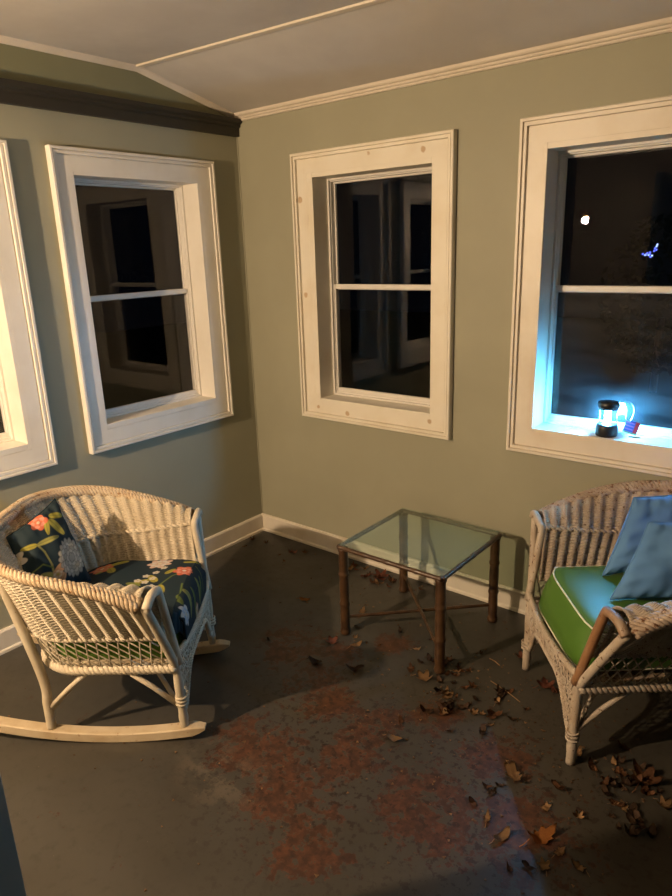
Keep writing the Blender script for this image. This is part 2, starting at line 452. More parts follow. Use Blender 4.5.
class Chair:
    """shared wicker shell: local +X is forward, +Y left, origin on the floor midway between the front feet"""
    def __init__(s, dz, a=.382, x0=-.058, b=.56, r=.28, up=.165, drop=.008): s.dz, s.a, s.x0, s.b, s.r, s.up, s.drop = dz, a, x0, b, r, up, drop
    def rimz(s, u): return .588 - s.drop + s.up * max(math.sin(PI*u), 0)**.8 + s.dz
    def ridgez(s, u):
        e = abs(2*u - 1); return .548 + (.040 - s.drop) * max(0, (e - .55) / .45)**1.5 + s.dz
    def lo(s, u): x, y = Upt(u, .240, .45, .17, -.022); return Vector((x, y, .385 + s.dz))
    def ridge(s, u): x, y = Upt(u, .272 + (s.a - .382)*.7, .47, .20, s.x0 + .018); return Vector((x, y, s.ridgez(u)))
    def rim(s, u): x, y = Upt(u, s.a, s.b, s.r, s.x0); return Vector((x, y, s.rimz(u)))
    def olo(s, u): x, y = Upt(u, .300, .495, .21, -.035); return Vector((x, y, .425 + s.dz))
    def frame(s, u): x, y = Upt(u, .264, .495, .18); return Vector((x, y, .288 + s.dz))
    def inner(s, u, t):
        a, b = s.lo(u), s.ridge(u); p = a.lerp(b, t)
        return p
    def roll(s, u, t):
        a, b = s.ridge(u), s.rim(u); p = a.lerp(b, t)
        arm = 1 - min(1, max(0, math.sin(PI*u) - .15) / .6)
        p.z += (.012 + .022*arm) * math.sin(PI*t)
        return p
    def outer(s, u, t):
        a, b = s.olo(u), s.rim(u); p = a.lerp(b, t)
        p.z -= 0
        return p

def weave(bm, S, rows, nst=34, amp=.0045, sub=4, back=0.0, u0=0.0, u1=1.0):
    n = nst * sub
    for k in range(rows):
        t = (k + .5) / rows; pts = []; rad = []
        for i in range(n + 1):
            u = u0 + (u1 - u0) * i / n
            p = S(u, t); du = S(min(u + .004, 1), t) - S(max(u - .004, 0), t); dt = S(u, min(t + .05, 1)) - S(u, max(t - .05, 0))
            nr = du.cross(dt).normalized()
            ph = math.cos(2*PI * i / sub) * amp + (.0012 if (i // (sub // 2) + k) % 2 else -.0012)
            pts.append(p + nr * (ph + back)); rad.append((S(u, (k+1)/rows) - S(u, k/rows)).length * .60)
        tube(bm, pts, rad, 4, caps=True)

def braid(bm, path, R, r, pitch, strands=3, seg=5, flat=1.0, samp=9):
    pts = [Vector(p) for p in path]
    Ls = [0]
    for a, b in zip(pts, pts[1:]): Ls.append(Ls[-1] + (b - a).length)
    tot = Ls[-1]; n = max(6, int(tot / pitch * samp))
    res = []; j = 0
    for i in range(n + 1):
        d = tot * i / n
        while j < len(Ls) - 2 and Ls[j+1] < d: j += 1
        f = (d - Ls[j]) / max(Ls[j+1] - Ls[j], 1e-9); res.append(pts[j].lerp(pts[j+1], f))
    fr = frames(res); w = 2*PI * tot / pitch
    for k in range(strands):
        q = []
        for i, (p, (t, u, v)) in enumerate(zip(res, fr)):
            a = w * i / n + 2*PI*k/strands
            q.append(p + (u * math.cos(a) * flat + v * math.sin(a)) * R)
        tube(bm, q, r, seg)

def wicker_shell(root, M_w, M_b, C, lace_seed):
    dz = C.dz
    bm = bmesh.new(); weave(bm, C.inner, 34, amp=.0075); mesh_obj('inner_weave', bm, M_w, root, True, normals=False)
    bm = bmesh.new(); weave(bm, C.roll, 36, amp=.007); mesh_obj('arm_roll', bm, M_w, root, True, normals=False)
    bm = bmesh.new(); weave(bm, C.outer, 50, amp=.006); mesh_obj('outer_weave', bm, M_w, root, True, normals=False)
    us = [i / 90 for i in range(91)]
    bm = bmesh.new(); braid(bm, [C.ridge(u) for u in us], .0045, .0055, .043, 2, 6)
    mesh_obj('ridge_wale', bm, M_w, root, True, normals=False)
    # rim: thick braid at the arms, thinner over the back
    bm = bmesh.new()
    braid(bm, [C.rim(u) for u in us], .0110, .0078, .056, 4, 6)
    braid(bm, [C.rim(u) + Vector((0, 0, .0)) + (C.ridge(u) - C.rim(u)).normalized() * .020 + Vector((0, 0, .008)) for u in us], .0105, .0075, .054, 4, 6)
    mesh_obj('rim_braid', bm, M_b, root, True, normals=False)
    bm = bmesh.new()
    braid(bm, [C.frame(u) for u in us], .009, .0095, .05, 3, 6)
    tube(bm, [C.frame(u) for u in us], .012, 6)
    mesh_obj('seat_braid', bm, M_w, root, True, normals=False)
    bm = bmesh.new(); braid(bm, [C.olo(u) for u in us], .005, .005, .03, 2, 5)
    # lattice between the seat braid and woven wall
    N = 40
    for k in range(-6, N + 7):
        for sgn in (1, -1):
            p = []
            for j in range(5):
                f = j / 4; u = (k + .5 + sgn * (f - .5) * (3.4 if sgn > 0 else 1.6)) / N
                if 0 <= u <= 1: p.append(C.frame(u).lerp(C.olo(u), f) + Vector((0, 0, 0)))
            if len(p) > 1: tube(bm, p, .0026, 4)
    mesh_obj('lattice', bm, M_w, root, True, normals=False)
    # front posts that wrap over the arm ends
    for sg, u in ((-1, 0.0), (1, 1.0)):
        y = .25
        e = C.rim(u); r = C.ridge(u)
        bm = bmesh.new()
        tube(bm, smooth_path([(.010, sg*.252, .30), (r.x + .016, sg*(abs(r.y) - .008), r.z - .03), (r.x + .014, sg*(abs(r.y) + .018), r.z + .008), (e.x + .032, sg*(abs(e.y) - .035), e.z + .020), (e.x + .026, sg*(abs(e.y) + .002), e.z - .004)], 7), .0145, 10, flat=1.0)
        mesh_obj('arm_post', bm, M_barearm if lace_seed == 2 and sg == 1 else M_w, root, True)
        bm = bmesh.new()
        tube(bm, smooth_path([(.0, sg*.256, .29), (e.x*.5 + .01, sg*(.256 + abs(e.y) - .01)*.5, (.29 + e.z)*.5), (e.x + .02, sg*(abs(e.y) - .006), e.z - .002)], 8), .0145, 10)
        mesh_obj('arm_strut', bm, M_w, root, True)
    # seat deck
    bm = bmesh.new()
    out = [C.frame(u) for u in us]; z0 = .283 + dz
    A = [bm.verts.new((p.x, p.y, z0)) for p in out]; B = [bm.verts.new((p.x, p.y, z0 + .012)) for p in out]
    bm.faces.new(A[::-1]); bm.faces.new(B)
    for i in range(len(A)): bm.faces.new((A[i], A[(i+1) % len(A)], B[(i+1) % len(A)], B[i]))
    mesh_obj('seat_deck', bm, M_b, root)
    # lace apron across the front: arch of open weave
    rnd = random.Random(lace_seed)
    H = .258
    def zb(y):
        a = abs(y)
        pts = [(0, .248), (.08, .246), (.12, .236), (.155, .205), (.185, .155), (.21, .112), (.262, .104)]
        for (p, q), (p2, q2) in zip(pts, pts[1:]):
            if a <= p2: return q + (q2 - q) * (a - p) / (p2 - p)
        return .104
    def zt(y): return .318 + .016 * (abs(y) / H)**2 + dz
    def X(y, z): return .006 + .016 * (1 - (y / H)**2) * min(1, max(0, (z - .1) / .22))
    bm = bmesh.new()
    for k in range(-40, 66):
        for slope in (1.5, -1.5):
            y0 = -H + (k / 27) * 2 * H
            y0 += rnd.uniform(-.004, .004); run = []
            for j in range(22):
                z = .10 + j * .0117; y = y0 + (z - .2) / slope + rnd.uniform(-.0025, .0025)
                ok = -H <= y <= H and zb(y) - .003 <= z <= zt(y) + .003
                if ok: run.append((X(y, z) + rnd.uniform(-.0015, .0025), y, z))
                if (not ok or j == 21) and run:
                    if len(run) > 1: tube(bm, run, .0030, 4)
                    run = []
    for z in [.125 + .042*i for i in range(5)]:
        for sgn in (-1, 1):
            run = [(X(y, z) + .001, y, z + .003*math.sin(90*y)) for y in [sgn*H*i/24 for i in range(25)] if zb(y) <= z <= zt(y)]
            if len(run) > 1: tube(bm, run, .0028, 4)
    mesh_obj('lace_apron', bm, M_w, root, True, normals=False)
    ys = [-H + 2*H*i/60 for i in range(61)]
    bm = bmesh.new()
    braid(bm, [(X(y, zt(y)), y, zt(y)) for y in ys], .006, .0062, .03, 3, 5)
    braid(bm, [(X(y, zb(y)), y, zb(y)) for y in ys], .005, .0055, .028, 3, 5)
    mesh_obj('apron_edging', bm, M_w, root, True, normals=False)

def leg_set(root, M_w, C, zf, splay):
    for sg in (-1, 1):
        bm = bmesh.new()
        top = (0, sg*.258, .335)
        path = smooth_path([(.004, sg*(.25), zf(0)), (.002, sg*.250, .14), top], 10)
        tube(bm, path, [.0150 + .002 * math.sin(i / 3) ** 8 for i in range(len(path))], 10)
        for z in (.095, .108, .121):
            tube(bm, [(.004 + .0185*math.cos(a), sg*.25 + .0185*math.sin(a), z + zf(0)) for a in [2*PI*i/14 for i in range(14)]], .0042, 5, closed=True)
        mesh_obj('leg', bm, M_w, root, True)
        bm = bmesh.new()
        e = C.rim(.31 if sg < 0 else .69)
        path = smooth_path([(-.457, sg*.25, zf(-.457)), (-.457, sg*.25, .15), (-.460, sg*.250, .27), (e.x + .012, e.y - sg*.012, e.z - .03)], 10)
        tube(bm, path, .0158, 10)
        mesh_obj('leg', bm, M_w, root, True)
        for (p, q) in (((0, sg*.25, .125), (-.17, sg*.262, .285)), ((-.457, sg*.25, .125), (-.29, sg*.262, .285)), ((0, sg*.25, .115), (-.20, sg*.06, .285)), ((-.457, sg*.25, .115), (-.26, sg*.06, .285))):
            bm = bmesh.new(); tube(bm, [Vector(p), (Vector(p) + Vector(q)) / 2 + Vector((0, 0, .006)), Vector(q)], .0088, 8)
            mesh_obj('brace', bm, M_w, root, True)

# ---- rocking chair
RF, RA = (.90, -1.255), math.radians(38)
rocker = empty('rocking_chair', (*RF, 0), RA)
tag(rocker, 'cream wicker rocking chair on curved runners with a floral seat cushion', 'rocking chair')
CR = Chair(0.0)
wicker_shell(rocker, M_wick_r, M_braid_r, CR, 1)
def runz(x): return .30 * (x + .22)**2
leg_set(rocker, M_wick_r, CR, lambda x: runz(x) + .034, 0)
for sg in (-1, 1):
    bm = bmesh.new(); n = 40; secs = []
    for i in range(n + 1):
        x = -.80 + .875 * i / n; zb_ = runz(x) + .0005; end = min(1, (min(i, n - i) + .6) / 2.2)
        w, h = .0215 * (.55 + .45*end), .036
        zc = zb_ + h / 2; h2 = h / 2 * end
        secs.append([bm.verts.new((x, sg*.25 + a, zc + b)) for a, b in ((-w, -h2*.8), (-w*.85, -h2), (w*.85, -h2), (w, -h2*.8), (w, h2*.8), (w*.85, h2), (-w*.85, h2), (-w, h2*.8))])
    for a, b in zip(secs, secs[1:]):
        for k in range(8): bm.faces.new((a[k], a[(k+1) % 8], b[(k+1) % 8], b[k]))
    bm.faces.new(secs[0][::-1]); bm.faces.new(secs[-1])
    mesh_obj('runner', bm, M_runner, rocker)

# ---- armchair
AF, AA = (1.995, -.586), math.radians(219.3)
armchair = empty('wicker_armchair', (*AF, 0), AA)
tag(armchair, 'chipped white wicker armchair on straight legs with a green seat cushion', 'armchair')
CA = Chair(.0, .424, -.072, .52, .355, .183, .012)
wicker_shell(armchair, M_wick_a, M_braid_a, CA, 2)
leg_set(armchair, M_wick_a, CA, lambda x: 0.0, 0)

# ------------------------------------------------------------------ cushions
def cushion_outline(a, b, r, front, n=72):
    pts = [Upt(i / n, a, b, r, front - .03) for i in range(n + 1)]
    # rounded front
    fr = []
    for i in range(1, 12):
        f = i / 12; y = a - 2*a*f; fr.append((front - .03 + .03 * (1 - abs(2*f - 1)**6), y))
    return pts + fr
def box_cushion(name, root_loc, rz, a, b, r, front, z0, z1, m, pipe=None, dome=.012, rake=0.0):
    root = empty(name, root_loc, rz)
    O = cushion_outline(a, b, r, front); cx, cy = -b/2 + .02, 0
    def lean(x, z): return rake * min(1, max(0, (z - z0) / (z1 - z0))) * min(1, max(0, (x + .30) / .27))   # front face slopes back
    bm = bmesh.new(); rings = []
    def ring(ins, z): rings.append([bm.verts.new((cx + (x - cx)*(1 - ins) - lean(x, z), cy + (y - cy)*(1 - ins), z)) for x, y in O])
    ring(.5, z0); ring(.06, z0); ring(.015, z0 + .008); ring(-.01, (z0 + z1)/2 - .01); ring(-.012, (z0 + z1)/2 + .012); ring(.012, z1 - .010); ring(.045, z1 + .001)
    for ins, f in ((.15, .45), (.3, .75), (.5, .93), (.75, 1.0)): ring(ins, z1 + dome*f)
    n = len(O)
    for p, q in zip(rings, rings[1:]):
        for k in range(n): bm.faces.new((p[k], p[(k+1) % n], q[(k+1) % n], q[k]))
    bm.faces.new(rings[0][::-1]); bm.faces.new(rings[-1])
    mesh_obj('cushion_body', bm, m, root, True)
    if pipe:
        for (ins, z) in ((.016, z1 - .004), (.02, z0 + .010)):
            bm = bmesh.new(); tube(bm, [(cx + (x - cx)*(1 - ins) - lean(x, z), cy + (y - cy)*(1 - ins), z) for x, y in O], .0033, 6, closed=True)
            mesh_obj('piping', bm, pipe, root, True)
    return root
gc = box_cushion('seat_cushion', (*AF, 0), AA, .226, .452, .155, .008, .3105, .452, M_green, M_piping, rake=.052)
tag(gc, 'bright green box seat cushion with pale piping on the white armchair', 'cushion')
ug = box_cushion('seat_cushion', (*RF, 0), RA, .227, .445, .155, -.004, .296, .408, M_green_dk, None, .004)
tag(ug, 'plain green under cushion seen through the lattice below the rocking chair arm', 'cushion')

# ---- floral print
NAVY = np.array((.010, .020, .026))
def blend(C, m, col):
    m = np.clip(m, 0, 1)[..., None]; C[:] = C * (1 - m) + np.asarray(col) * m
def edge(d, w=.0015): return np.clip(.5 - d / (2*w), 0, 1)
def P_leaf(C, U, V, c, ang, L, W, col, vein=(.10, .11, .02)):
    x = (U - c[0]) * math.cos(ang) + (V - c[1]) * math.sin(ang); y = -(U - c[0]) * math.sin(ang) + (V - c[1]) * math.cos(ang)
    f = x / L; w = W * np.sqrt(np.clip(4 * f * (1 - f), 0, 1)) * (1 - .35*f)
    m = edge(np.abs(y) - w) * (f > 0) * (f < 1)
    blend(C, m, col); blend(C, m * edge(np.abs(y) - .0008), vein)
    blend(C, m * (y > 0) * .35, np.asarray(col) * .5)
def P_stem(C, U, V, pts, w, col):
    for (ax, ay), (bx2, by2) in zip(pts, pts[1:]):
        dx, dy = bx2 - ax, by2 - ay; tt = np.clip(((U - ax)*dx + (V - ay)*dy) / (dx*dx + dy*dy), 0, 1)
        blend(C, edge(np.hypot(U - ax - tt*dx, V - ay - tt*dy) - w), col)
def P_flower(C, U, V, c, R, n, outer, inner, heart, rot=0.0, sq=1.0):
    x, y = U - c[0], (V - c[1]) / sq; r = np.hypot(x, y); th = np.arctan2(y, x) + rot
    for (sc_, off, co) in ((1.0, 0, outer), (.72, PI/n, inner), (.45, 0, outer)):
        pr = R * sc_ * (.62 + .38 * np.abs(np.cos(n * (th + off) / 2)))
        m = edge(r - pr); f = np.clip(r / np.maximum(pr, 1e-6), 0, 1)
        blend(C, m, np.asarray(co)); blend(C, m * np.clip(1 - f, 0, 1) * .8, np.asarray(inner) * .55)
        blend(C, m * (np.abs(np.cos(n * (th + off) / 2)) < .12) * .7, np.asarray(inner) * .25)
    blend(C, edge(r - R*.17), heart)
def P_mum(C, U, V, c, R, sq=1.0, col=(.40, .37, .30), dark=(.10, .085, .07)):
    x, y = U - c[0], (V - c[1]) / sq; r = np.hypot(x, y); th = np.arctan2(y, x)
    rings = 5
    for k in range(rings):
        sc_ = 1 - k / rings * .92; n = max(5, int(17 * sc_)); off = k * .5
        pr = R * sc_ * (.86 + .14 * np.abs(np.cos(n * (th + off) / 2)))
        m = edge(r - pr)
        blend(C, m, np.asarray(col) * (.75 + .25*(k % 2)))
        blend(C, edge(np.abs(r - pr) - .0016) * m, dark)
        blend(C, m * (np.abs(np.cos(n * (th + off) / 2)) < .16) * (r > pr * .74) * .8, dark)
ORANGE, PINK, CREAM, YEL, GRN, WHT, PEACH = (.48, .11, .05), (.55, .22, .16), (.50, .42, .30), (.30, .26, .04), (.10, .13, .03), (.50, .46, .40), (.40, .22, .11)

def print_attr(me, cols):
    a = me.color_attributes.new('print', 'FLOAT_COLOR', 'POINT')
    a.data.foreach_set('color', np.concatenate([cols, np.ones((len(cols), 1))], axis=1).astype(np.float32).ravel())

def grid_mesh(name, P, nu, nv, m, parent=None):
    me = bpy.data.meshes.new(name)
    V = P.reshape(-1, 3); idx = np.arange(nu * nv).reshape(nv, nu)
    F = np.stack([idx[:-1, :-1], idx[:-1, 1:], idx[1:, 1:], idx[1:, :-1]], -1).reshape(-1, 4)
    me.from_pydata(V.tolist(), [], F.tolist()); me.update()
    for p in me.polygons: p.use_smooth = True
    me.materials.append(m)
    o = bpy.data.objects.new(name, me); COL.objects.link(o); o.parent = parent
    return o

# floral seat cushion on the rocker; U across (+left), V back from the front edge (negative = front drop)
nu, nv = 190, 220
uu = np.linspace(-1, 1, nu); vv = np.linspace(-.135, .49, nv)
Ug, Vg = np.meshgrid(uu, vv)
front = .004; a_, b_, r_ = .236, .450, .16
xx = front - np.maximum(Vg, 0)
dd = np.clip(-xx - (b_ - r_), 0, r_)
half = np.where(-xx > b_ - r_, (a_ - r_) + np.sqrt(np.maximum(r_**2 - dd**2, 0)), a_)
half = np.maximum(half, .05)
half = half - .05 * np.clip(1 - np.abs(Vg + .02) * 0 - np.clip(Vg, 0, .10) / .10, 0, 1)**2
Y = Ug * half
Rr = .03
s0 = np.clip((Vg + Rr) / (2*Rr), 0, 1)           # 0 on the drop, 1 on the top
ang = s0 * PI / 2
Z = np.where(Vg <= -Rr, .440 + (Vg + Rr) - Rr, np.where(Vg >= Rr, .440, .440 - Rr + Rr*np.sin(ang)))
X = np.where(Vg <= -Rr, front + .006*(1 - ((Vg + .05) / .09)**2).clip(-1, 1), np.where(Vg >= Rr, front - Vg + Rr*.57, front - Rr + Rr*np.cos(ang) + .004))
edge_ = np.maximum(np.abs(Ug), np.clip(Vg / .49, 0, 1))
Z = Z + np.where(Vg > 0, .016 * (1 - np.abs(Ug)**2.5) * (1 - np.clip(Vg / .49, 0, 1)**4), .016 * (1 - np.abs(Ug)**2.5) * np.clip(1 + Vg / .1, 0, 1))
Z -= np.where(Vg > -.02, .055 * np.clip((edge_ - .86) / .14, 0, 1)**2.2, 0)
Z += .0025*np.sin(17*Y + 9*Vg) + .002*np.sin(31*Vg - 12*Y)
Z = np.maximum(Z, .300)
# front drop narrows to the sides
Y = np.where(Vg < 0, Y * (1 - .12*np.clip(-Vg / .135, 0, 1)), Y)
P = np.stack([X, Y, Z], -1)
fs = grid_mesh('floral_cushion', P, nu, nv, M_floral)
fs.location = (*RF, 0); fs.rotation_euler = (0, 0, RA)
C = np.tile(NAVY, (nv, nu, 1)); pu, pv = Ug * .24, Vg
def seat_print(C, pu, pv):
    P_stem(C, pu, pv, [(.10, .03), (.04, .09), (-.02, .12)], .0026, GRN)
    P_stem(C, pu, pv, [(-.02, .04), (-.10, .03), (-.15, .01)], .0030, GRN)
    P_stem(C, pu, pv, [(.17, .03), (.15, -.03), (.16, -.08)], .0026, GRN)
    for (c, ag, L, W, co) in (((-.06, .02), -2.2, .11, .016, (.20, .20, .06)), ((-.02, .0), -1.7, .10, .014, GRN), ((.07, .0), -1.5, .10, .015, (.17, .18, .05)), ((.12, -.01), -1.9, .08, .012, GRN),
                              ((-.10, .04), -2.6, .08, .013, GRN), ((.0, .14), .6, .07, .018, YEL), ((.02, .17), 2.2, .06, .015, YEL), ((-.03, .19), 1.2, .06, .016, (.16, .17, .04)), ((.06, .12), -.6, .05, .014, YEL),
                              ((-.02, .12), 3.6, .06, .013, YEL), ((.17, .08), -1.0, .07, .013, YEL), ((.2, .3), 2.0, .09, .016, YEL), ((.1, .33), .5, .07, .018, YEL), ((.16, .36), 2.5, .06, .016, (.25, .24, .05)),
                              ((-.14, .22), 2.3, .07, .016, YEL), ((-.05, .33), 1.0, .08, .018, GRN)):
        P_leaf(C, pu, pv, c, ag, L, W, co)
    for c in ((.03, .16), (.0, .18), (.05, .19), (-.03, .15), (.08, .16), (.01, .21), (-.04, .22), (.12, .14)):
        P_flower(C, pu, pv, c, .014, 5, WHT, CREAM, YEL)
    P_flower(C, pu, pv, (.085, .055), .043, 6, ORANGE, PINK, WHT, .3)
    P_flower(C, pu, pv, (-.12, .20), .058, 6, PINK, WHT, ORANGE, .8)
    P_flower(C, pu, pv, (-.09, .24), .040, 5, ORANGE, PINK, CREAM, .2)
    P_flower(C, pu, pv, (.17, .17), .050, 7, (.5, .34, .26), WHT, CREAM, .1)
    P_flower(C, pu, pv, (.16, .385), .040, 6, ORANGE, PEACH, CREAM, .5)
    P_flower(C, pu, pv, (-.19, -.03), .040, 6, WHT, (.3, .35, .42), CREAM, .5)
    P_flower(C, pu, pv, (.0, -.09), .030, 6, PEACH, CREAM, YEL, .5)
seat_print(C, pu, pv)
print_attr(fs.data, C.reshape(-1, 3))
so = fs.modifiers.new('thickness', 'SOLIDIFY'); so.thickness = .012; so.offset = 1
tag(fs, 'dark floral seat cushion draped over the front of the rocking chair', 'cushion')

# ---- pillows: soft square with pinched corners given by one corner and two edges
def pillow(name, BL, R_, U_, thick, m, parent_loc, rz, n=96, seed=0, pinch=.10, printf=None, wrinkle=.004, TL=None, TR=None):
    BL, R_, U_ = Vector(BL), Vector(R_), Vector(U_); N = R_.cross(U_).normalized()
    W_, H_ = R_.length, U_.length
    TL = np.array(BL + U_ if TL is None else TL); TR = np.array(BL + R_ + U_ if TR is None else TR); BR = np.array(BL + R_)
    verts = []; rnd = np.random.RandomState(seed); ph = rnd.rand(8) * 6
    g = np.linspace(-1, 1, n); A, B = np.meshgrid(g, g)
    prof = (np.clip(1 - A**2, 0, 1) * np.clip(1 - B**2, 0, 1))**.42
    A2 = A * (1 - pinch * (1 - np.abs(B)**2) * 0 - .06 * (1 - B**2) * np.abs(A)**3); B2 = B * (1 - .06 * (1 - A**2) * np.abs(B)**3)
    wr = wrinkle * (np.sin(9*A + 3*B + ph[0]) * np.sin(4*B + ph[1]) + .7*np.sin(14*B - 6*A + ph[2]) * np.abs(A)**2 + .8*np.sin(22*A + ph[3]) * np.abs(B)**4)
    def pts(sign):
        h = sign * thick/2 * prof + wr * prof**.3 * (1 if sign > 0 else .3)
        p, q = (A2[..., None] + 1)/2, (B2[..., None] + 1)/2
        base = np.array(BL)*(1-p)*(1-q) + BR*p*(1-q) + TL*(1-p)*q + TR*p*q
        return base + h[..., None]*np.array(N)
    Pf, Pb = pts(1), pts(-1)
    me = bpy.data.meshes.new(name); idx = np.arange(n*n).reshape(n, n)
    F = np.stack([idx[:-1, :-1], idx[:-1, 1:], idx[1:, 1:], idx[1:, :-1]], -1).reshape(-1, 4)
    G = F[:, ::-1] + n*n
    me.from_pydata(np.concatenate([Pf.reshape(-1, 3), Pb.reshape(-1, 3)]).tolist(), [], F.tolist() + G.tolist())
    bm = bmesh.new(); bm.from_mesh(me)
    bm.free()
    for p in me.polygons: p.use_smooth = True
    me.materials.append(m)
    if printf:
        Cc = np.tile(NAVY, (n, n, 1)); printf(Cc, A * W_/2, B * H_/2)
        print_attr(me, np.concatenate([Cc.reshape(-1, 3), Cc.reshape(-1, 3)]))
    root = empty(name, parent_loc, rz)
    o = bpy.data.objects.new('pillow_cover', me); COL.objects.link(o); o.parent = root
    # welt around the seam
    bm = bmesh.new(); ring = []
    for (i0, i1, j0, j1) in ((0, n-1, 0, 0), (n-1, n-1, 0, n-1), (n-1, 0, n-1, n-1), (0, 0, n-1, 0)):
        for k in range(0, n - 1, 4):
            f = k / (n - 1); i = round(i0 + (i1 - i0)*f); j = round(j0 + (j1 - j0)*f)
            ring.append(Vector((Pf[j, i] + Pb[j, i]) / 2))
    tube(bm, ring, .003, 5, closed=True)
    if m is M_floral:
        s = mesh_obj('seam', bm, M_navy, root, True)
    else: s = mesh_obj('seam', bm, m, root, True)
    return root
M_navy = mat('navy_cloth', tuple(NAVY), .8, .2)
def pillow_print(C, pu, pv):
    P_stem(C, pu, pv, [(-.035, -.12), (-.03, -.04), (-.035, .02), (-.05, .06)], .0035, (.22, .20, .06))
    P_stem(C, pu, pv, [(-.03, -.05), (-.06, -.02), (-.10, -.03)], .0025, GRN)
    for (c, ag, L, W, co) in (((.03, .12), -1.2, .09, .016, (.30, .27, .05)), ((.04, .13), -.5, .07, .014, YEL), ((.02, .125), -1.9, .06, .012, YEL), ((-.05, .06), -.2, .09, .012, (.28, .26, .07)), ((-.05, .06), 2.8, .06, .012, YEL),
                              ((-.10, -.06), 3.6, .07, .018, GRN), ((-.09, -.10), 3.2, .08, .02, (.13, .14, .03)), ((-.03, -.08), .5, .06, .018, PEACH), ((-.03, -.09), 2.5, .06, .018, (.24, .20, .05)), ((-.02, -.13), 1.0, .05, .012, PEACH)):
        P_leaf(C, pu, pv, c, ag, L, W, co)
    P_mum(C, pu, pv, (.052, -.052), .056, 1.35)
    P_flower(C, pu, pv, (-.005, .135), .036, 5, ORANGE, PINK, CREAM, .4)
    P_flower(C, pu, pv, (-.02, -.085), .022, 5, PEACH, CREAM, YEL, .4)
    P_flower(C, pu, pv, (-.135, .045), .042, 6, WHT, CREAM, YEL, .4)
fp = pillow('throw_pillow', (-.490, -.170, .474), (.125, .195, -.004), (-.122, .085, .285), .125, M_floral, (*RF, 0), RA, n=150, seed=3, printf=pillow_print, wrinkle=.006, TL=(-.578, -.095, .700), TR=(-.487, .105, .760))
tag(fp, 'dark floral throw pillow with a white chrysanthemum leaning in the rocking chair', 'pillow')
pa = pillow('throw_pillow', (-.205, -.115, .468), (-.305, -.02, .02), (-.115, -.065, .265), .125, M_blue, (*AF, 0), AA, seed=5, wrinkle=.006)
tag(pa, 'plain blue pillow standing behind another blue pillow in the white armchair', 'pillow')
pb = pillow('throw_pillow', (-.165, .050, .469), (-.315, .045, .015), (-.125, -.050, .250), .125, M_blue, (*AF, 0), AA, seed=9, wrinkle=.006)
tag(pb, 'front blue pillow lying over the other one nearest the armchair arm', 'pillow')
for r in (pa, pb, fp):
    for ch in r.children: ch.name = ch.name

# ------------------------------------------------------------------ table
TX0, TX1, TY0, TY1, TZ = 1.105, 1.572, -.612, -.153, .412
tb = empty('side_table', ((TX0+TX1)/2, (TY0+TY1)/2, 0)); tcx, tcy = (TX0+TX1)/2, (TY0+TY1)/2
tag(tb, 'small square glass topped side table with brown bamboo legs', 'table')
hx, hy = (TX1-TX0)/2, (TY1-TY0)/2
def bamboo(bm, a, b, r, nodes, seg=12):
    a, b = Vector(a), Vector(b); n = 60; pts = []; rad = []
    for i in range(n + 1):
        f = i / n; pts.append(a.lerp(b, f))
        k = min(abs(f - q) for q in nodes); rad.append(r * (1 + .16*math.exp(-(k*n/1.1)**2) - .05*math.exp(-((k*n - 3)/2.0)**2)))
    tube(bm, pts, rad, seg)
for sx in (-1, 1):
    for sy in (-1, 1):
        bm = bmesh.new(); bamboo(bm, (sx*hx, sy*hy, 0), (sx*hx, sy*hy, TZ - .004), .0205, [.03, .36, .70, .98])
        mesh_obj('leg', bm, M_bamboo, tb, True)
ex, ey = hx + .014, hy + .014
for (a, b) in (((-ex, -ey), (ex, -ey)), ((-ex, ey), (ex, ey)), ((-ex, -ey), (-ex, ey)), ((ex, -ey), (ex, ey))):
    bm = bmesh.new(); bamboo(bm, (*a, TZ), (*b, TZ), .0095, [.02, .27, .5, .77, .98], 10)
    mesh_obj('rail', bm, M_bamboo, tb, True)
for (a, b, z) in (((-hx, -hy), (hx, hy), .082), ((-hx, hy), (hx, -hy), .094)):
    bm = bmesh.new(); bamboo(bm, (*a, z), (*b, z), .0075, [.25, .5, .75], 8)
    mesh_obj('stretcher', bm, M_bamboo, tb, True)
bm = bmesh.new(); box(bm, (-ex + .002, -ey + .002, TZ + .0095), (ex - .002, ey - .002, TZ + .0165), .0012)
mesh_obj('glass_top', bm, M_tableglass, tb)

# ------------------------------------------------------------------ lantern on right window sill
SZ = ZO0 + .004
ln = empty('lantern', (1.935, .034, SZ)); tag(ln, 'small black lit camping lantern on the sill of the right window', 'lantern')
bm = bmesh.new(); lathe(bm, [(.039, 0), (.041, .004), (.041, .036), (.038, .046), (.030, .048)], 24); mesh_obj('base', bm, M_black, ln, True)
bm = bmesh.new(); lathe(bm, [(.030, .104), (.036, .106), (.040, .120), (.040, .131), (.036, .136), (.012, .138)], 24); mesh_obj('cap', bm, M_black, ln, True)
bm = bmesh.new()
for r in (.0335,):
    R1 = [bm.verts.new((r*math.cos(2*PI*k/28), r*math.sin(2*PI*k/28), .048)) for k in range(28)]
    R2 = [bm.verts.new((r*math.cos(2*PI*k/28), r*math.sin(2*PI*k/28), .104)) for k in range(28)]
    for k in range(28): bm.faces.new((R1[k], R1[(k+1) % 28], R2[(k+1) % 28], R2[k]))
mesh_obj('clear_tube', bm, M_tubeglass, ln, True)
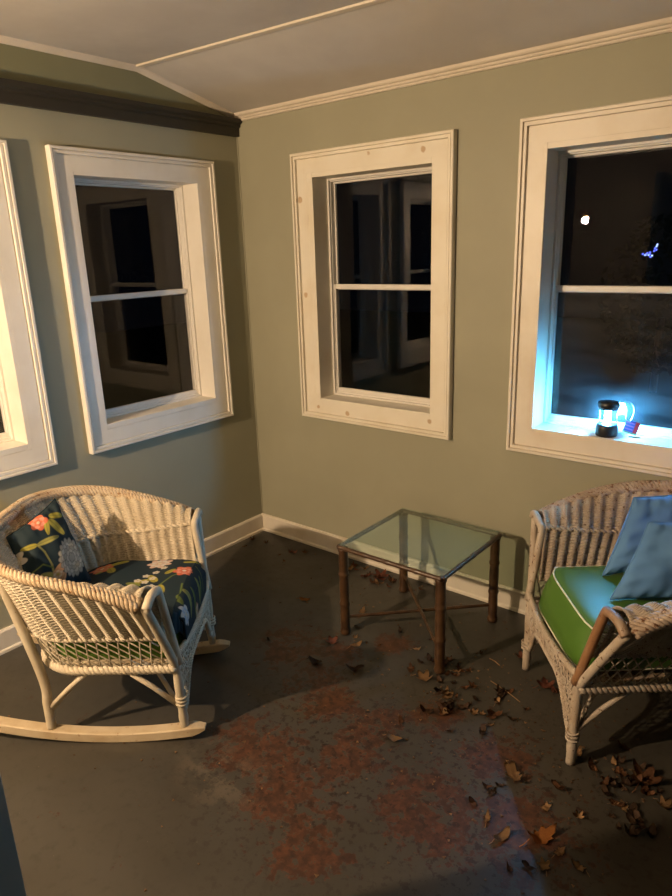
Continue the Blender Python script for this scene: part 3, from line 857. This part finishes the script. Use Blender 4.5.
# light strip: a flat panel turned to the room, with a dimmer back
lm = mat('led_front', (1, 1, 1), .5, 0, 0, (.11, .53, 1.0), 2300.0); lb = mat('led_back', (1, 1, 1), .5, 0, 0, (.09, .48, 1.0), 2600.0)
bm = bmesh.new(); box(bm, (-.013, -.004, .048), (.013, .004, .104))
o = mesh_obj('glowing_core', bm, lb, ln); o.data.materials.append(lm); o.rotation_euler = (0, 0, -.62)
for p in o.data.polygons:
    if p.normal.y < -.9: p.material_index = 1
for k in range(3):
    bm = bmesh.new()
    a = .7 + 2*PI*k/3; tube(bm, [(.037*math.cos(a), .037*math.sin(a), .044), (.037*math.cos(a), .037*math.sin(a), .108)], .0018, 6)
    mesh_obj('guard_post', bm, M_steel, ln, True)
bm = bmesh.new()
tube(bm, smooth_path([(.038, .0, .122), (.060, .012, .140), (.084, .016, .128), (.090, .016, .098), (.080, .018, .062)], 6), .0015, 6)
tube(bm, smooth_path([(.038, -.01, .118), (.056, -.006, .132), (.068, .0, .112), (.066, .006, .075), (.078, .016, .062)], 6), .0015, 6)
mesh_obj('wire_handle', bm, M_steel, ln, True)
tg = mat('printed_tag', (.05, .12, .35), .5, .4); t = NT(tg); v = t.coords()
sx = t.new('ShaderNodeSeparateXYZ'); t.link(v, sx.inputs[0])
c = t.mix(t.maprange(sx.outputs['X'], .010, .0104), (.035, .06, .20), (.30, .02, .03))
stripe = t.math('GREATER_THAN', t.math('SINE', t.math('MULTIPLY', sx.outputs['Z'], 520.0)), .35)
c = t.mix(t.math('MULTIPLY', stripe, t.math('LESS_THAN', sx.outputs['X'], .008)), c, (.22, .10, .26))
c = t.mix(t.math('LESS_THAN', sx.outputs['Z'], -.019), c, (.12, .22, .10)); t.color(c)
bm = bmesh.new(); box(bm, (-.026, -.0012, -.025), (.026, .0012, .025), .0006)
o = mesh_obj('tag', bm, tg, ln); o.location = (.086, .018, .040); o.rotation_euler = (-.2, math.radians(15), .25)

# crumbs on that sill
M_chip = mat('wood_chip', (.20, .11, .05), .8, .2)
def sliver(seed, l, w):
    rnd = random.Random(seed); bm = bmesh.new()
    top = [(-l/2, 0), (-l*.2, w/2), (l*.3, w*.4), (l/2, -w*.1), (l*.1, -w/2)]
    prism(bm, [(x + rnd.uniform(-1, 1)*w*.1, y) for x, y in top], 2, 0, w*.3)
    return bm
for i, (x, y, l, lab) in enumerate(((2.035, .055, .045, 'brown wood chip on the window sill right of the lantern'), (1.78, .06, .03, 'pale flake on the window sill left of the lantern'))):
    o = mesh_obj('wood_chip', sliver(i, l, l*.35), M_chip if i == 0 else M_sash); o.location = (x, y, SZ); o.rotation_euler = (0, 0, .2 + i); tag(o, lab, 'chip')

# ------------------------------------------------------------------ leaves
def leaf_mat(name, c1, c2):
    m = mat(name, c1, .7, .25); t = NT(m); v = t.coords()
    t.color(t.mix(t.maprange(t.noise(v, 40, 4), .35, .7), c1, c2)); return m
ML = {'brown': leaf_mat('brown_leaf', (.13, .055, .022), (.075, .032, .015)), 'tan': leaf_mat('tan_leaf', (.30, .18, .085), (.22, .12, .05)),
      'orange': leaf_mat('orange_leaf', (.34, .13, .03), (.24, .085, .02)), 'dark': leaf_mat('dark_leaf', (.045, .025, .014), (.07, .036, .018)),
      'red': leaf_mat('reddish_leaf', (.22, .075, .045), (.16, .055, .03))}
def leaf_mesh(seed, kind, curl):
    rnd = random.Random(seed); n = 26
    lob = {'maple': 5, 'oval': 0, 'oak': 7}[kind]; rows = []
    bm = bmesh.new(); c = None; rings = []
    for j in range(5):
        f = (j + 1) / 5; ring = []
        for i in range(n):
            a = 2*PI*i/n
            if kind == 'oval': r = 1 / math.sqrt((math.cos(a)/1.0)**2 + (math.sin(a)/.48)**2) * (1 - .1*math.sin(a)**2)
            elif kind == 'maple': r = .52 + .48*abs(math.cos(2.5*a))**1.6
            else: r = (1 / math.sqrt((math.cos(a))**2 + (math.sin(a)/.55)**2)) * (.82 + .18*math.cos(7*a))
            r *= f * (1 + (rnd.uniform(-.08, .08) if j == 4 else 0))
            x, y = r*math.cos(a), r*math.sin(a)
            z = curl*(.55*x*x + 1.0*y*y) - .25*curl*abs(y) + .16*curl*math.sin(3*a + seed)*r*r + .05*math.sin(7*x + seed)
            ring.append((x, y, z))
        rings.append(ring)
    zmin = min(min(p[2] for r in rings for p in r), 0)
    cv = bm.verts.new((0, 0, -zmin + .01))
    V = [[bm.verts.new((x, y, z - zmin + .01)) for x, y, z in r] for r in rings]
    for i in range(n): bm.faces.new((cv, V[0][i], V[0][(i+1) % n]))
    for A, B in zip(V, V[1:]):
        for i in range(n): bm.faces.new((A[i], B[i], B[(i+1) % n], A[(i+1) % n]))
    r_ = bmesh.ops.solidify(bm, geom=bm.faces[:], thickness=.035)
    # stalk
    tube(bm, [(-.9, 0, -zmin + .05 + curl*.3), (-1.25, .03, -zmin + .10), (-1.5, .10, .03 - 0)], .03, 4)
    zm = min(v.co.z for v in bm.verts)
    for v in bm.verts: v.co.z -= zm
    me = bpy.data.meshes.new('leaf'); bm.to_mesh(me); bm.free()
    for p in me.polygons: p.use_smooth = True
    return me
LM = {}
def leaf(x, y, size, rz, kind, curl, colour, label, group=None, seed=0, z=0.0):
    key = (kind, curl, seed, colour)
    if key not in LM:
        me = leaf_mesh(seed, kind, curl); me.materials.append(ML[colour]); LM[key] = me
    o = bpy.data.objects.new('leaf', LM[key]); COL.objects.link(o)
    o.location = (x, y, z + .0005); o.scale = (size,)*3; o.rotation_euler = (0, 0, rz)
    tag(o, label, 'leaf', group); return o
# the ones that stand out
leaf(.77, -.50, .030, .4, 'oval', .6, 'orange', 'orange brown leaf alone on bare floor between rocking chair and table', seed=1)
leaf(1.10, -.70, .032, .2, 'maple', .7, 'red', 'reddish curled leaf just in front of the left table leg', seed=2)
leaf(1.20, -.66, .030, 1.2, 'oval', .9, 'tan', 'tan curled leaf right of the reddish leaf before the left table leg', seed=3)
leaf(1.14, -.855, .034, .1, 'oval', 1.2, 'dark', 'dark rolled leaf on the red worn patch left of the table', seed=4)
leaf(2.03, -.945, .046, -.75, 'oak', 1.4, 'tan', 'pale tan curled leaf on the blue lit floor left of the armchair leg', seed=5)
leaf(2.19, -1.11, .050, 1.1, 'oak', 1.0, 'orange', 'large bright orange leaf near the bottom right of the floor', seed=6)
leaf(2.10, -1.175, .030, 1.2, 'oval', 1.3, 'tan', 'small pale curled leaf left of the large bright orange leaf', seed=7)
leaf(1.545, -.685, .036, .3, 'maple', .8, 'tan', 'tan leaf at the foot of the front table leg on its right', seed=8)
leaf(1.475, -.668, .030, 2.2, 'oak', .8, 'brown', 'brown leaf left of the front table leg', seed=9)
leaf(1.64, -1.03, .030, .2, 'oval', 1.1, 'tan', 'tan twisted leaf on the red worn floor left of the blue light', seed=10)
leaf(1.30, -.80, .036, .8, 'oval', 1.3, 'dark', 'dark long leaf below the table on scuffed floor', seed=11)
leaf(.93, -.095, .045, .3, 'maple', .7, 'red', 'large reddish leaf in the pile under the table by the wall', seed=12)
leaf(1.06, -.43, .030, 1.9, 'oak', .9, 'tan', 'tan leaf beside the left table leg on its inner side', seed=13)
leaf(1.94, -.455, .036, .9, 'maple', .8, 'red', 'reddish leaf between the two front legs of the armchair', seed=14)
leaf(1.99, -.40, .035, 2.5, 'oval', .7, 'orange', 'orange leaf under the front apron of the armchair', seed=15)
leaf(2.36, -.72, .050, 1.4, 'maple', 1.0, 'brown', 'large brown leaf under the near side of the armchair', seed=16)
# clusters whose members nothing tells apart
rnd = random.Random(11)
def cluster(n, cx, cy, sx, sy, label, group, cols=('brown', 'brown', 'dark', 'tan', 'red'), smin=.012, smax=.030, ok=None):
    k = 0
    while k < n:
        x, y = rnd.gauss(cx, sx), rnd.gauss(cy, sy)
        if y > -.045 or (ok and not ok(x, y)): continue
        kind = rnd.choice(('maple', 'oval', 'oval', 'oak')); curl = rnd.choice((.7, 1.1, 1.4)); sd = rnd.randint(20, 23)
        leaf(x, y, rnd.uniform(smin, smax), rnd.uniform(0, 6.28), kind, curl, rnd.choice(cols), label, group, sd, z=rnd.uniform(0, .001)); k += 1
cluster(22, .92, -.13, .11, .05, 'small dry leaf in the pile by the wall behind the table', 'leaves by the wall behind the table', smax=.028)
cluster(9, .33, -.16, .14, .06, 'small dry leaf along the baseboard near the room corner', 'leaves near the room corner', smax=.02)
cluster(12, 1.53, -.56, .05, .04, 'small dry leaf heaped round the foot of the front table leg', 'leaves round the front table leg', ('brown', 'dark', 'brown', 'tan'), .014, .026, ok=lambda x, y: math.hypot(x - 1.572, y + .612) > .045)
cluster(34, 1.78, -.72, .10, .09, 'small crumpled leaf scattered on the floor between table and armchair', 'leaves between table and armchair', ('brown', 'dark', 'dark', 'tan'), .012, .028)
cluster(34, 2.33, -.78, .11, .10, 'small crumpled leaf in the drift beside the armchair near leg', 'leaves beside the armchair near leg', ('brown', 'dark', 'dark', 'brown', 'dark', 'tan'), .012, .026, ok=lambda x, y: math.hypot(x - 2.168, y + .797) > .05)
cluster(14, 2.15, -1.08, .14, .09, 'small crumpled leaf on the dark floor at bottom right', 'leaves on the dark floor at bottom right', ('brown', 'dark', 'tan'), .012, .024)
cluster(10, 1.25, -.55, .20, .14, 'small dry leaf lying under the glass table', 'leaves under the glass table', ('brown', 'tan', 'dark'), .010, .020)
cluster(8, 1.95, -.33, .10, .08, 'small dry leaf under the seat of the armchair', 'leaves under the armchair', ('brown', 'dark', 'red'), .014, .028, ok=lambda x, y: math.hypot(x - 1.822, y + .375) > .05)
# crumbs nobody could count
bm = bmesh.new(); rc = random.Random(5)
for k in range(620):
    if k < 380: x, y = rc.gauss(1.85, .30), rc.gauss(-.78, .26)
    elif k < 480: x, y = rc.gauss(1.0, .3), rc.gauss(-.35, .2)
    else: x, y = rc.uniform(.3, 2.4), rc.uniform(-1.9, -.1)
    if y > -.03 or any(math.hypot(x - a_, y - b_) < .04 for a_ in (1.105, 1.572) for b_ in (-.612, -.153)): continue
    s = rc.uniform(.0016, .006); a = rc.uniform(0, 6.28)
    pts = [(x + s*math.cos(a + i*2.1 + rc.uniform(-.4, .4)) * rc.uniform(.6, 1.5), y + s*math.sin(a + i*2.1)) for i in range(3)]
    A = [bm.verts.new((*p, .0004)) for p in pts]; T = [bm.verts.new((*p, .0004 + s*rc.uniform(.2, .7))) for p in pts]
    bm.faces.new(A[::-1]); bm.faces.new(T)
    for i in range(3): bm.faces.new((A[i], A[(i+1) % 3], T[(i+1) % 3], T[i]))
o = mesh_obj('leaf_crumbs', bm, leaf_mat('crumbs', (.06, .03, .015), (.20, .12, .06))); o['kind'] = 'stuff'
tag(o, 'fine leaf crumbs and grit scattered over the worn floor', 'debris')
# two pale twigs
for (a, b, lab) in (((1.69, -.42), (1.745, -.44), 'thin pale straw on the floor right of the table'), ((1.76, -.55), (1.90, -.60), 'long thin pale twig on the floor before the armchair')):
    bm = bmesh.new(); tube(bm, [(*a, .003), ((a[0]+b[0])/2, (a[1]+b[1])/2 + .004, .0035), (*b, .003)], .0016, 5)
    tag(mesh_obj('twig', bm, ML['tan']), lab, 'twig')

# ------------------------------------------------------------------ far shrub with blue lights, seen through the right window
shx, shy = .46, 7.05
sh = empty('garden_shrub', (shx, shy, -.4)); tag(sh, 'dark garden shrub strung with blue lights beyond the right window', 'shrub')
bm = bmesh.new(); tube(bm, [(0, 0, 0), (0, .02, 1.0)], .05, 8); mesh_obj('trunk', bm, M_bamboo, sh, True)
bm = bmesh.new(); rs = random.Random(4)
for k in range(900):
    th, z = rs.uniform(0, 6.28), rs.uniform(.3, 2.3); r = (.75 * math.sin(PI*min(1, (z - .2)/2.2))**.6 + .05) * rs.uniform(.5, 1)
    p = Vector((r*math.cos(th), r*math.sin(th), z)); a = Vector((rs.uniform(-1, 1), rs.uniform(-1, 1), rs.uniform(-1, 1))).normalized() * .07; b = a.orthogonal().normalized() * .03
    bm.faces.new([bm.verts.new(p + q) for q in (-a, -b, a, b)])
mesh_obj('foliage', bm, mat('night_leaves', (.003, .005, .003), .9, .0), sh)
MB = mat('blue_bulb', (0, 0, 0), .5, 0, 0, (.10, .14, 1.0), 3.0); MB2 = mat('pale_blue_bulb', (0, 0, 0), .5, 0, 0, (.35, .5, 1.0), 3.0)
for k, (dx, dz) in enumerate(((-.10, -.04), (-.08, -.03), (-.06, -.01), (-.05, -.04), (-.03, -.03), (-.02, .0), (.0, -.05), (.03, .02), (.04, .06), (.05, .09), (.06, .04), (-.01, -.07), (.06, .12), (-.13, -.02))):
    bm = bmesh.new(); bmesh.ops.create_icosphere(bm, subdivisions=1, radius=.011, matrix=Matrix.Translation((dx*.8, -.74 - .02*(k % 3), 1.85 + dz*.75)))
    mesh_obj('bulb', bm, MB2 if k % 3 == 0 else MB, sh)

# ------------------------------------------------------------------ world, camera
w = bpy.data.worlds.new('night'); SC.world = w; w.use_nodes = True
w.node_tree.nodes['Background'].inputs[0].default_value = (.0006, .0008, .0014, 1)
cam = bpy.data.cameras.new('camera'); co = bpy.data.objects.new('camera', cam); COL.objects.link(co)
cam.sensor_fit = 'VERTICAL'; cam.sensor_height = 24; cam.lens = 662.92 / 896 * 24; cam.clip_start = .02
co.location = (2.6971, -2.5852, 1.6); co.rotation_euler = (1.2805, .032, .6754)
SC.camera = co
SC.view_settings.view_transform = 'Standard'; SC.view_settings.look = 'None'
SC.view_settings.exposure = 0.0; SC.view_settings.gamma = 1.0
